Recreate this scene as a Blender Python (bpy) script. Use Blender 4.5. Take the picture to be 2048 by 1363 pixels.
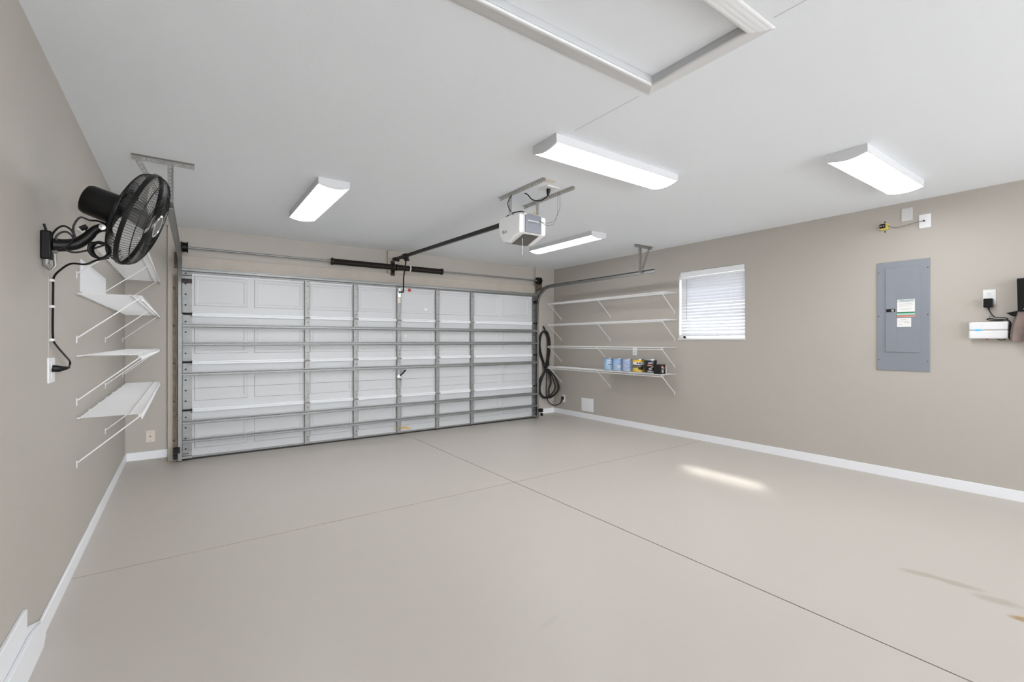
import bpy, bmesh, math, random
from mathutils import Vector, Matrix
random.seed(7)
for o in list(bpy.data.objects): bpy.data.objects.remove(o)
S = bpy.context.scene
COL = S.collection
PI = math.pi

# ------------------------------------------------------------------ camera
W, D, H, YB = 6.048, 6.5, 2.6, -6.5          # room width, depth to door wall, height, open rear
cam = bpy.data.cameras.new('camera'); cam.sensor_width = 36; cam.lens = 36*930/2048
cam.clip_start = .05
co = bpy.data.objects.new('camera', cam); COL.objects.link(co)
co.location = (.513, 0, 1.30)
co.rotation_euler = (PI/2, 0, -math.atan(657.5/930))
S.camera = co
# ------------------------------------------------------------------ world, sun, exposure
S.view_settings.view_transform = 'Standard'; S.view_settings.look = 'None'
S.view_settings.gamma = 1; S.view_settings.use_curve_mapping = False
S.view_settings.exposure = -0.07
wd = bpy.data.worlds.new('world'); S.world = wd; wd.use_nodes = True
bg = wd.node_tree.nodes['Background']; bg.inputs[0].default_value = (.93, .96, 1, 1); bg.inputs[1].default_value = 8.4
sl = bpy.data.lights.new('sun', 'SUN'); sl.energy = 19; sl.angle = math.radians(5); sl.color = (1, .95, .87)
so = bpy.data.objects.new('sun', sl); COL.objects.link(so)
sd = Vector((4.86-6.07, 2.62-3.415, -1.352)).normalized()
so.rotation_euler = sd.to_track_quat('-Z', 'Y').to_euler(); so.location = (9, 6, 5)
FIX = 21.0      # strength of the lamp diffusers

# ------------------------------------------------------------------ helpers
def lin(c):
    return tuple(((x/255)/12.92 if x/255 <= .04045 else ((x/255+.055)/1.055)**2.4) for x in c) + (1,)
def mat(name, col, rough=.5, metal=0, bump=0, bscale=200, var=0, vscale=3, emit=0, spec=.5, trans=0, coat=0):
    m = bpy.data.materials.new(name); m.use_nodes = True
    nt = m.node_tree; b = nt.nodes['Principled BSDF']
    c = lin(col)
    b.inputs['Base Color'].default_value = c; b.inputs['Roughness'].default_value = rough
    b.inputs['Metallic'].default_value = metal; b.inputs['Specular IOR Level'].default_value = spec
    b.inputs['Coat Weight'].default_value = coat
    if emit:
        b.inputs['Emission Color'].default_value = c; b.inputs['Emission Strength'].default_value = emit
    tc = nt.nodes.new('ShaderNodeTexCoord')
    if var:
        n = nt.nodes.new('ShaderNodeTexNoise'); n.inputs['Scale'].default_value = vscale; n.inputs['Detail'].default_value = 5
        nt.links.new(tc.outputs['Object'], n.inputs['Vector'])
        r = nt.nodes.new('ShaderNodeMapRange'); r.inputs[1].default_value = .3; r.inputs[2].default_value = .7
        r.inputs[3].default_value = 1-var; r.inputs[4].default_value = 1+var*.5
        nt.links.new(n.outputs['Fac'], r.inputs[0])
        v = nt.nodes.new('ShaderNodeVectorMath'); v.operation = 'SCALE'; v.inputs[0].default_value = c[:3]
        nt.links.new(r.outputs[0], v.inputs['Scale']); nt.links.new(v.outputs[0], b.inputs['Base Color'])
    if bump:
        n = nt.nodes.new('ShaderNodeTexNoise'); n.inputs['Scale'].default_value = bscale; n.inputs['Detail'].default_value = 3
        nt.links.new(tc.outputs['Object'], n.inputs['Vector'])
        bp = nt.nodes.new('ShaderNodeBump'); bp.inputs['Strength'].default_value = bump; bp.inputs['Distance'].default_value = .002
        nt.links.new(n.outputs['Fac'], bp.inputs['Height']); nt.links.new(bp.outputs[0], b.inputs['Normal'])
    return m

class MB:
    def __init__(s): s.v = []; s.f = []; s.m = []
    def add(s, vs, fs, mi=0):
        o = len(s.v); s.v += [tuple(v) for v in vs]; s.f += [tuple(i+o for i in f) for f in fs]; s.m += [mi]*len(fs); return s
    def box(s, x0, x1, y0, y1, z0, z1, mi=0, mtx=None):
        vs = [Vector((x, y, z)) for x in (x0, x1) for y in (y0, y1) for z in (z0, z1)]
        if mtx: vs = [mtx @ v for v in vs]
        return s.add(vs, [(0,1,3,2),(4,6,7,5),(0,4,5,1),(2,3,7,6),(0,2,6,4),(1,5,7,3)], mi)
    def bar(s, a, b, w, t, up=(0,0,1), mi=0):
        a, b = Vector(a), Vector(b); d = (b-a).normalized(); u = Vector(up)
        sd_ = d.cross(u)
        if sd_.length < 1e-4: sd_ = d.cross(Vector((1,0,0)))
        sd_.normalize(); u = sd_.cross(d)
        vs = [p + sd_*i*w/2 + u*j*t/2 for p in (a, b) for i in (-1,1) for j in (-1,1)]
        return s.add(vs, [(0,1,3,2),(4,6,7,5),(0,4,5,1),(2,3,7,6),(0,2,6,4),(1,5,7,3)], mi)
    def tube(s, pts, r, n=8, cap=True, closed=False, mi=0):
        pts = [Vector(p) for p in pts]; N = len(pts)
        rr = r if isinstance(r, (list, tuple)) else [r]*N
        up = None; rings = []
        for i, p in enumerate(pts):
            a = pts[(i-1) % N] if (closed or i > 0) else p; b = pts[(i+1) % N] if (closed or i < N-1) else p
            d = (b-a).normalized()
            if up is None:
                up = d.orthogonal().normalized()
            up = (up - d*up.dot(d))
            up = up.normalized() if up.length > 1e-6 else d.orthogonal().normalized()
            q = d.cross(up)
            rings.append([p + (up*math.cos(2*PI*k/n) + q*math.sin(2*PI*k/n))*rr[i] for k in range(n)])
        vs = [v for g in rings for v in g]; fs = []
        for i in range(N if closed else N-1):
            j = (i+1) % N
            for k in range(n): fs.append((i*n+k, i*n+(k+1) % n, j*n+(k+1) % n, j*n+k))
        if cap and not closed: fs += [tuple(range(n))[::-1], tuple(range((N-1)*n, N*n))]
        return s.add(vs, fs, mi)
    def lathe(s, prof, c, ax=(0,0,1), n=24, mi=0, arc=2*PI, a0=0):
        c = Vector(c); ax = Vector(ax).normalized(); u = ax.orthogonal().normalized() if abs(ax.z) < .99 else Vector((1,0,0)); w = ax.cross(u)
        full = arc > 6.28; M = n if full else n+1; vs = []; fs = []
        for (r, h) in prof:
            for k in range(M):
                t = a0 + arc*k/n; vs.append(c + ax*h + (u*math.cos(t) + w*math.sin(t))*r)
        for i in range(len(prof)-1):
            for k in range(n):
                k2 = (k+1) % M; fs.append((i*M+k, i*M+k2, (i+1)*M+k2, (i+1)*M+k))
        return s.add(vs, fs, mi)
    def prism(s, poly, axis, a, b, mi=0):
        """poly of 2-D points extruded along axis 0/1/2 from a to b; 2-D coords are the remaining axes in order"""
        def P(p, t):
            l = list(p); l.insert(axis, t); return l
        n = len(poly)
        vs = [P(p, a) for p in poly] + [P(p, b) for p in poly]
        return s.add(vs, [tuple(range(n)), tuple(range(n, 2*n))[::-1]] + [(i, i+n, (i+1) % n + n, (i+1) % n) for i in range(n)], mi)
    def build(s, name, m, parent=None, smooth=False, bevel=0, seg=2, ang=35):
        me = bpy.data.meshes.new(name)
        vs = [Vector(v) for v in s.v]
        if parent is not None: o0 = Vector(parent['_o'])
        else:
            lo = [min(v[i] for v in vs) for i in range(3)]; hi = [max(v[i] for v in vs) for i in range(3)]
            o0 = Vector(((lo[0]+hi[0])/2, (lo[1]+hi[1])/2, lo[2]))
        me.from_pydata([v-o0 for v in vs], [], s.f)
        ms = m if isinstance(m, (list, tuple)) else [m]
        for q in ms: me.materials.append(q)
        if len(ms) > 1: me.polygons.foreach_set('material_index', s.m)
        bm = bmesh.new(); bm.from_mesh(me); bmesh.ops.recalc_face_normals(bm, faces=bm.faces); bm.to_mesh(me); bm.free()
        if smooth:
            me.polygons.foreach_set('use_smooth', [True]*len(me.polygons)); me.set_sharp_from_angle(angle=math.radians(ang))
        o = bpy.data.objects.new(name, me); COL.objects.link(o)
        o['_o'] = tuple(o0)
        if parent is not None: o.parent = parent
        else: o.location = o0
        if bevel:
            bv = o.modifiers.new('b', 'BEVEL'); bv.width = bevel; bv.segments = seg; bv.limit_method = 'ANGLE'
            me.polygons.foreach_set('use_smooth', [True]*len(me.polygons)); me.set_sharp_from_angle(angle=math.radians(60))
        return o
def tag(o, label, cat, group=None):
    o['label'] = label; o['category'] = cat
    if group: o['group'] = group
    return o
def empty(name, loc, label=None, cat=None, group=None):
    o = bpy.data.objects.new(name, None); COL.objects.link(o); o.location = loc; o['_o'] = tuple(loc); o.empty_display_size = .1
    if label: tag(o, label, cat, group)
    return o
def struct(o): o['kind'] = 'structure'; return o
def copy_tree(o, parent=None, kids=None):
    if kids is None:
        kids = {}
        for x in bpy.data.objects:
            if x.parent: kids.setdefault(x.parent.name, []).append(x)
    c = o.copy(); COL.objects.link(c)
    if parent: c.parent = parent
    for ch in kids.get(o.name, []): copy_tree(ch, c, kids)
    return c
def spline(pts, n=8, closed=False):
    pts = [Vector(p) for p in pts]; N = len(pts); out = []
    for i in range(N if closed else N-1):
        g = lambda k: pts[k % N] if closed else pts[max(0, min(N-1, k))]
        p0, p1, p2, p3 = g(i-1), g(i), g(i+1), g(i+2)
        for j in range(n):
            t = j/n
            out.append(.5*((2*p1) + (p2-p0)*t + (2*p0-5*p1+4*p2-p3)*t*t + (3*p1-p0-3*p2+p3)*t**3))
    if not closed: out.append(pts[-1])
    return out
def perf_strap(mb, a, b, wdir, w, th, pitch=.03, hole=.005, mi=0):
    """flat strip from a to b with a row of square holes"""
    a, b, wd_ = Vector(a), Vector(b), Vector(wdir).normalized(); L = (b-a).length; d = (b-a)/L; nrm = d.cross(wd_).normalized()
    n = max(1, round(L/pitch)); st = L/n
    for i in range(n):
        c = a + d*(i+.5)*st
        o_ = [c + d*sx*st/2 + wd_*sy*w/2 for sx, sy in ((-1,-1),(1,-1),(1,1),(-1,1))]
        h_ = [c + d*sx*hole + wd_*sy*hole for sx, sy in ((-1,-1),(1,-1),(1,1),(-1,1))]
        vs = [p + nrm*q*th/2 for q in (-1, 1) for p in o_ + h_]
        fs = []
        for k in range(4):
            k2 = (k+1) % 4
            fs += [(k, k2, 4+k2, 4+k), (8+k, 8+k2, 12+k2, 12+k), (4+k, 4+k2, 12+k2, 12+k), (k, k2, 8+k2, 8+k)]
        mb.add(vs, fs, mi)
def text_mb(txt, size, origin, xdir, ydir, depth=.0006, bold=True):
    cu = bpy.data.curves.new('t', 'FONT'); cu.body = txt; cu.size = size; cu.extrude = 0; cu.resolution_u = 3
    if bold: cu.offset = 0
    ob = bpy.data.objects.new('t', cu); COL.objects.link(ob)
    dg = bpy.context.evaluated_depsgraph_get(); me = bpy.data.meshes.new_from_object(ob.evaluated_get(dg))
    X, Y = Vector(xdir).normalized(), Vector(ydir).normalized(); o0 = Vector(origin); nn = X.cross(Y)
    m = MB(); m.add([o0 + X*v.co.x + Y*v.co.y + nn*depth for v in me.vertices], [tuple(p.vertices) for p in me.polygons])
    bpy.data.objects.remove(ob); return m

# ------------------------------------------------------------------ materials
M = {}
M['wall'] = mat('wall_paint', (186,180,172), .55, bump=.25, bscale=160, var=.015, vscale=2)
M['ceil'] = mat('ceiling_paint', (245,250,255), .8, bump=.35, bscale=120)
M['white'] = mat('white_trim_paint', (240,242,245), .4)
M['casing'] = mat('white_casing_paint', (226,227,228), .5)
M['doorwhite'] = mat('door_steel_white', (210,212,214), .42, bump=.12, bscale=500, var=.01)
M['galv'] = mat('galvanised_steel', (150,151,150), .45, metal=.6, var=.12, vscale=30, bump=.1, bscale=90)
M['galvd'] = mat('dull_galvanised_steel', (160,160,158), .5, metal=.7, var=.18, vscale=25)
M['perf2'] = mat('bright_perforated_steel', (188,187,184), .5, metal=.2)
M['perf'] = mat('perforated_angle_steel', (150,148,144), .5, metal=.5, var=.1, vscale=20)
M['dark'] = mat('dark_oiled_steel', (52,46,42), .45, metal=.6, var=.2, vscale=40)
M['rust'] = mat('rusty_steel', (122,110,98), .7, metal=.3, var=.3, vscale=40)
M['black'] = mat('black_plastic', (7,7,7), .42, spec=.3)
M['blackm'] = mat('black_metal', (9,9,9), .4, metal=.0, spec=.35)
M['rubber'] = mat('black_rubber', (26,24,23), .55, var=.15, vscale=30)
M['chrome'] = mat('bright_steel', (215,215,215), .22, metal=1)
M['blade'] = mat('fan_blade_metal', (225,224,222), .32, metal=.35)
M['wire'] = mat('white_vinyl_wire', (238,239,240), .35)
M['plastic'] = mat('white_plastic', (240,241,243), .3)
M['housing'] = mat('lamp_housing_white', (214,215,217), .5)
M['plate_grey'] = mat('blank_plate_grey', (214,214,214), .5)
M['lens'] = mat('frosted_lens', (246,247,248), .35)
M['ivory'] = mat('ivory_plastic', (224,214,203), .4)
M['panel'] = mat('grey_enamel', (138,144,153), .35, bump=.05, bscale=300)
M['greyface'] = mat('grey_metal_face', (120,123,131), .5, metal=.3, var=.08, vscale=12)
M['charcoal'] = mat('charcoal_metal', (96,94,92), .5)
M['paper'] = mat('paper_white', (238,237,235), .7)
M['paper2'] = mat('paper_pale_grey', (216,220,221), .7)
M['green'] = mat('green_ink', (40,122,88), .6); M['mint'] = mat('mint_ink', (160,212,198), .6); M['orange'] = mat('orange_ink', (205,116,92), .6)
M['ink'] = mat('navy_ink', (44,80,112), .6); M['greyink'] = mat('grey_ink', (176,174,174), .7)
M['black_ink'] = mat('black_ink', (40,40,40), .6)
M['red'] = mat('red_print', (196,22,26), .5); M['yellow'] = mat('yellow_tape', (216,180,92), .5)
M['tin'] = mat('tin_plate', (200,202,205), .3, metal=.85)
M['groove'] = mat('joint_sealant_dark', (34,31,29), .9)
M['brown'] = mat('brown_suede', (128,112,106), .9, bump=.5, bscale=120, var=.15, vscale=12)
M['gwire'] = mat('grey_cable', (120,124,126), .5)
M['cordw'] = mat('white_cord', (236,234,226), .6)
M['skin2'] = mat('dark_edge', (60,58,56), .8)
M['angle'] = mat('stained_angle_paint', (158,146,130), .5, var=.3, vscale=14)
M['jamb'] = mat('jamb_paint', (190,182,171), .55, bump=.3, bscale=60, var=.05, vscale=6)
M['wallyel'] = mat('yellow_plastic', (214,196,96), .5)
M['led'] = mat('blue_led_window', (70,170,235), .4, emit=.5)
# lamp diffuser: gives off the room's light
M['glow'] = mat('lit_diffuser', (255,255,255), .5, emit=FIX)
# blind slats: thin vinyl that lets daylight glow through
def slat_mat():
    m = bpy.data.materials.new('translucent_vinyl'); m.use_nodes = True; nt = m.node_tree
    b = nt.nodes['Principled BSDF']; b.inputs['Base Color'].default_value = lin((238,240,245)); b.inputs['Roughness'].default_value = .4
    t = nt.nodes.new('ShaderNodeBsdfTranslucent'); t.inputs[0].default_value = lin((235,240,250))
    mx = nt.nodes.new('ShaderNodeMixShader'); mx.inputs[0].default_value = .11
    nt.links.new(b.outputs[0], mx.inputs[1]); nt.links.new(t.outputs[0], mx.inputs[2])
    nt.links.new(mx.outputs[0], nt.nodes['Material Output'].inputs[0]); return m
M['slat'] = slat_mat()
def glass_mat():
    m = bpy.data.materials.new('window_glass'); m.use_nodes = True; nt = m.node_tree
    nt.nodes.remove(nt.nodes['Principled BSDF'])
    t = nt.nodes.new('ShaderNodeBsdfTransparent'); g = nt.nodes.new('ShaderNodeBsdfGlossy'); g.inputs['Roughness'].default_value = .02
    mx = nt.nodes.new('ShaderNodeMixShader'); mx.inputs[0].default_value = .06
    nt.links.new(t.outputs[0], mx.inputs[1]); nt.links.new(g.outputs[0], mx.inputs[2])
    nt.links.new(mx.outputs[0], nt.nodes['Material Output'].inputs[0]); return m
M['glass'] = glass_mat()
# floor paint with its few stains and scuffs
def floor_mat():
    m = mat('satin_floor_paint', (196,189,182), .42, bump=.18, bscale=260, var=.012, vscale=1.4, spec=.35)
    nt = m.node_tree; L = nt.links; b = nt.nodes['Principled BSDF']
    geo = nt.nodes.new('ShaderNodeNewGeometry')
    nz = nt.nodes.new('ShaderNodeTexNoise'); nz.inputs['Scale'].default_value = 9; nz.inputs['Detail'].default_value = 6
    L.new(geo.outputs['Position'], nz.inputs['Vector'])
    src = b.inputs['Base Color'].links[0].from_socket
    def blob(cx, cy, ang, lx, ly, col, strength, noise=.6):
        nonlocal src
        mp = nt.nodes.new('ShaderNodeMapping'); mp.vector_type = 'TEXTURE'
        mp.inputs['Location'].default_value = (cx, cy, 0); mp.inputs['Rotation'].default_value = (0, 0, ang); mp.inputs['Scale'].default_value = (lx, ly, 1)
        L.new(geo.outputs['Position'], mp.inputs['Vector'])
        ln = nt.nodes.new('ShaderNodeVectorMath'); ln.operation = 'LENGTH'; L.new(mp.outputs[0], ln.inputs[0])
        ad = nt.nodes.new('ShaderNodeMath'); ad.operation = 'MULTIPLY_ADD'; ad.inputs[1].default_value = noise; L.new(nz.outputs['Fac'], ad.inputs[0]); L.new(ln.outputs['Value'], ad.inputs[2])
        mr = nt.nodes.new('ShaderNodeMapRange'); mr.inputs[1].default_value = 1.15; mr.inputs[2].default_value = .55+noise*.2; mr.inputs[3].default_value = 0; mr.inputs[4].default_value = strength; mr.clamp = True
        L.new(ad.outputs[0], mr.inputs[0])
        mx = nt.nodes.new('ShaderNodeMix'); mx.data_type = 'RGBA'; L.new(mr.outputs[0], mx.inputs[0]); L.new(src, mx.inputs[6]); mx.inputs[7].default_value = lin(col)
        src = mx.outputs[2]
    blob(3.88, .80, -1.25, .14, .05, (160,151,132), .55)
    blob(3.90, .66, -1.45, .16, .05, (158,150,132), .55)
    blob(3.84, .50, -1.35, .14, .06, (162,152,134), .5)
    blob(3.72, .39, -1.2, .07, .035, (164,136,92), .9, .3)
    blob(1.90, 1.66, .3, .10, .03, (150,144,136), .12)
    L.new(src, b.inputs['Base Color'])
    return m
M['floor'] = floor_mat()

# ------------------------------------------------------------------ floor: four slabs between sawn joints, gently pitched to the door
def sst(t): t = max(0, min(1, t)); return t*t*(3-2*t)
def fz(x, y):
    return -.05*sst((y-5.7)/.72)*sst((x-.27)/.1)*sst((5.83-x)/.1)
def jx(y): return 2.966 + .0113*y
def jy(x): return 3.465 + .008*x
mb = MB(); nx, ny = 60, 40
def floor_grid(mb, dz):
    vs = [(-.15+(W+.3)*i/nx, YB+(D+.3-YB)*j/ny, fz(-.15+(W+.3)*i/nx, YB+(D+.3-YB)*j/ny)+dz) for j in range(ny+1) for i in range(nx+1)]
    mb.add(vs, [(j*(nx+1)+i, j*(nx+1)+i+1, (j+1)*(nx+1)+i+1, (j+1)*(nx+1)+i) for j in range(ny) for i in range(nx)])
floor_grid(mb, -.026)
floor = struct(mb.build('floor', M['groove'], smooth=True))
g = .0045
for sx in (0, 1):
    for sy in (0, 1):
        mb = MB(); n1, n2 = 34, 60; vs = []
        for j in range(n2+1):
            for i in range(n1+1):
                u, v = i/n1, j/n2
                ya, yb = (YB, None) if sy == 0 else (None, D+.12)
                x_g = -.1 + u*(W+.2)
                y = (YB + v*((jy(u*3+sx*3)-g)-YB)) if sy == 0 else ((jy(u*3+sx*3)+g) + v*(D+.12-(jy(u*3+sx*3)+g)))
                xj = jx(y)
                x = (0-.05 + u*(xj-g+.05)) if sx == 0 else (xj+g + u*(W+.05-(xj+g)))
                vs.append((x, y, fz(x, y)))
        N = (n1+1)*(n2+1); vs += [(a, b, c-.024) for a, b, c in vs]
        fs = [(j*(n1+1)+i, j*(n1+1)+i+1, (j+1)*(n1+1)+i+1, (j+1)*(n1+1)+i) for j in range(n2) for i in range(n1)]
        rim = [i for i in range(n1+1)] + [j*(n1+1)+n1 for j in range(1, n2+1)] + [n2*(n1+1)+i for i in range(n1-1, -1, -1)] + [j*(n1+1) for j in range(n2-1, 0, -1)]
        fs += [(rim[k], rim[(k+1) % len(rim)], rim[(k+1) % len(rim)]+N, rim[k]+N) for k in range(len(rim))]
        mb.add(vs, fs); mb.build('slab', M['floor'], floor, smooth=True, ang=50)
# walls
struct(MB().box(-.15, 0, YB, D+.15, -.1, H+.1).build('wall_left', M['wall']))
wy0, wy1, wz0, wz1 = 2.959, 3.873, 1.335, 2.235     # window opening in the right wall
mb = MB()
mb.box(W, W+.16, -3.6, wy0, -.1, H+.1); mb.box(W, W+.16, wy1, D+.15, -.1, H+.1)
mb.box(W, W+.16, wy0, wy1, -.1, wz0); mb.box(W, W+.16, wy0, wy1, wz1, H+.1)
struct(mb.build('wall_right', M['wall']))
ox0, ox1, oz = .50, 5.60, 2.14                        # garage door opening
mb = MB(); mb.box(-.15, ox0, D, D+.15, -.1, H+.1); mb.box(ox1, W+.16, D, D+.15, -.1, H+.1); mb.box(ox0, ox1, D, D+.15, oz, H+.1)
struct(mb.build('wall_back', M['wall']))
# ceiling with the attic hatch opening
hx0, hx1, hy0, hy1 = 1.07, 2.44, 1.025, 1.506
mb = MB(); mb.box(-.15, hx0, YB, D+.15, H, H+.12); mb.box(hx1, W+.16, YB, D+.15, H, H+.12)
mb.box(hx0, hx1, YB, hy0, H, H+.12); mb.box(hx0, hx1, hy1, D+.15, H, H+.12)
ceil = struct(mb.build('ceiling', M['ceil']))
MB().box(2.488, 2.4905, 1.63, 2.12, H-.0006, H).build('drywall_seam', M['greyink'], ceil)
MB().box(2.452, 2.4545, .55, .92, H-.0006, H).build('drywall_seam', M['greyink'], ceil)
mb = MB().box(2.88, 3.0, 2.87, 2.95, H-.001, H); mb.build('unpainted_patch', mat('bare_patch', (236,232,224), .8), ceil)

# trims
t = .03
struct(MB().box(.369, .499, D-t, D, -.06, H).build('trim_1', M['jamb'], bevel=.004))          # left jamb board
struct(MB().box(5.60, 5.74, D-t, D, -.06, H).build('trim_2', M['jamb'], bevel=.004))
struct(MB().box(.499, 5.60, D-.022, D, 2.11, 2.272).build('trim_3', M['jamb'], bevel=.003))      # header board
struct(MB().box(2.906, 3.26, D-.03, D, 2.274, H).build('trim_4', M['jamb'], bevel=.003))         # spring pad
def base(name, pts_):
    mb = MB()
    for x0, x1, y0, y1, z0 in pts_:
        mb.box(x0, x1, y0, y1, z0, .088)
    return struct(mb.build(name, M['white'], bevel=.004))
base('baseboard_left', [(0, .013, 2.80, D, -.002)])
base('baseboard_right', [(W-.013, W, -3.6, D, -.002)])
base('baseboard_back', [(0, .369, D-.013, D, -.002), (5.74, W, D-.013, D, -.002)])
# raised trim where the skirting steps up near the camera
mb = MB(); mb.prism([(YB, -.002), (2.80, -.002), (2.80, .10), (2.62, .168), (2.588, .17), (2.588, .25), (2.56, .252), (YB, .252)], 0, 0, .014)
struct(mb.build('trim_5', M['white'], bevel=.003))
mb = MB(); mb.prism([(YB, -.002), (2.76, -.002), (2.80, .03), (2.80, .09), (2.74, .118), (2.60, .145), (YB, .145)], 0, .014, .030)
struct(mb.build('trim_6', M['white'], bevel=.004))

# ------------------------------------------------------------------ attic hatch
M['reveal'] = mat('hatch_reveal_shade_tone', (196,198,200), .7)  # shade put into the colour: tones down the overlit hatch reveal
hat = empty('attic_hatch', (1.75, 1.27, H), 'white attic access panel recessed in the ceiling inside a moulded frame', 'hatch')
MB().box(hx0+.004, hx1-.004, hy0+.004, hy1-.004, H+.03, H+.045).build('hatch_panel', M['ceil'], hat)
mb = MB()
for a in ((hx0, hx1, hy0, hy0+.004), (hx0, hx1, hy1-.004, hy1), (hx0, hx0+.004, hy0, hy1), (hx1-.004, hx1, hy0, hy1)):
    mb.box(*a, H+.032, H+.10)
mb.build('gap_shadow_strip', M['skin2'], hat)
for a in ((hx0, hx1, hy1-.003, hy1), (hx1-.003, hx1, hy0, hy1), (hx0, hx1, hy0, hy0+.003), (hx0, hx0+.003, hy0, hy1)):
    MB().box(*a, H-.002, H+.031).build('added_shade_liner', M['reveal'], hat)  # liners added to carry the darker tone where rear light is too strong
def casing(x0, x1, y0, y1, long_x):
    prof = [(0, 0), (0, -.012), (.008, -.018), (.020, -.018), (.026, -.014), (.034, -.014), (.040, -.010), (.055, -.009), (.062, -.006), (.070, -.006), (.075, 0)]
    mb = MB()
    return prof
prof = [(0, 0), (0, -.010), (.005, -.013), (.022, -.0125), (.028, -.010), (.040, -.0098), (.046, -.0075), (.060, -.007), (.067, -.004), (.078, -.0035), (.082, 0)]
def casing_run(p0, p1, out):
    """mitred casing: inner edge p0->p1 at the opening, grows outward"""
    p0, p1, out = Vector(p0), Vector(p1), Vector(out); d = (p1-p0).normalized(); mb = MB(); n = len(prof)
    vs = [p0 - d*w + out*w + Vector((0, 0, z)) for w, z in prof] + [p1 + d*w + out*w + Vector((0, 0, z)) for w, z in prof]
    mb.add(vs, [(i, i+n, i+1+n, i+1) for i in range(n-1)] + [tuple(range(n)), tuple(range(n, 2*n))])
    mb.build('casing', M['casing'], hat, smooth=True, ang=60)
casing_run((hx0, hy1, H), (hx1, hy1, H), (0, 1, 0)); casing_run((hx0, hy0, H), (hx1, hy0, H), (0, -1, 0))
casing_run((hx1, hy0, H), (hx1, hy1, H), (1, 0, 0)); casing_run((hx0, hy0, H), (hx0, hy1, H), (-1, 0, 0))

# ------------------------------------------------------------------ window with blind
win = struct(empty('window_1', (W+.08, 3.416, wz0)))
fy0, fy1 = wy0, wy1; xf = W+.10
mb = MB(); 
for a in ((fy0, fy1, wz0, wz0+.04), (fy0, fy1, wz1-.04, wz1), (fy0, fy0+.04, wz0, wz1), (fy1-.04, fy1, wz0, wz1), (fy0, fy1, 1.77, 1.80)):
    mb.box(xf, xf+.04, a[0], a[1], a[2], a[3])
mb.build('window_frame', M['white'], win, bevel=.003)
MB().box(xf+.018, xf+.022, fy0+.04, fy1-.04, wz0+.04, 1.77).build('pane', M['glass'], win)
MB().box(xf+.018, xf+.022, fy0+.04, fy1-.04, 1.80, wz1-.04).build('pane', M['glass'], win)
MB().box(W-.014, W+.10, wy0-.004, wy1+.012, wz0-.018, wz0).build('window_sill', M['white'], win, bevel=.003)
bl = empty('window_blind', (W+.03, 3.416, wz0), 'white horizontal slat blind closed inside the only window', 'blind')
by0, by1 = wy0+.006, wy1-.018
MB().box(W+.004, W+.05, by0, by1, 2.165, wz1-.002).build('valance', M['white'], bl, bevel=.004)
MB().box(W+.010, W+.052, by0, by1, 2.128, 2.160).build('headrail', M['white'], bl, bevel=.002)
proto = {}; ns = 18
for i in range(ns):
    zc = 1.408 + (2.118-1.408)*i/(ns-1); tl = min(3, i//5)      # lower slats are a touch more open
    if tl not in proto:
        mb = MB(); w2 = .0245; a = math.radians((73, 77, 83, 88)[tl]); poly = []
        for h0, ks in ((0, range(7)), (.0022, range(6, -1, -1))):
            for k in ks:
                q = -1+k/3; c_, h_ = q*w2, .0022*(1-q*q)-h0
                poly.append((c_*math.cos(a)-h_*math.sin(a), c_*math.sin(a)+h_*math.cos(a)))
        n = len(poly)
        vs = [(W+.032+p[0], by0, zc+p[1]) for p in poly] + [(W+.032+p[0], by1, zc+p[1]) for p in poly]
        mb.add(vs, [(k, k+n, (k+1) % n+n, (k+1) % n) for k in range(n)] + [tuple(range(n)), tuple(range(n, 2*n))])
        proto[tl] = (mb.build('slat', M['slat'], bl, smooth=True), zc)
    else:
        c = proto[tl][0].copy(); COL.objects.link(c); c.parent = bl; c.location = (0, 0, zc-proto[tl][1])
MB().box(W+.012, W+.05, by0, by1, 1.366, 1.386).build('bottom_rail', M['white'], bl, bevel=.003)
MB().tube([(W+.004, 3.755, 2.13), (W+.003, 3.756, 1.58)], .0035, 6).build('tilt_wand', M['greyink'], bl)
for y in (3.15, 3.416, 3.68):
    MB().tube([(W+.008, y, 2.13), (W+.008, y, 1.37)], .0012, 4).build('ladder_cord', M['cordw'], bl)

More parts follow.
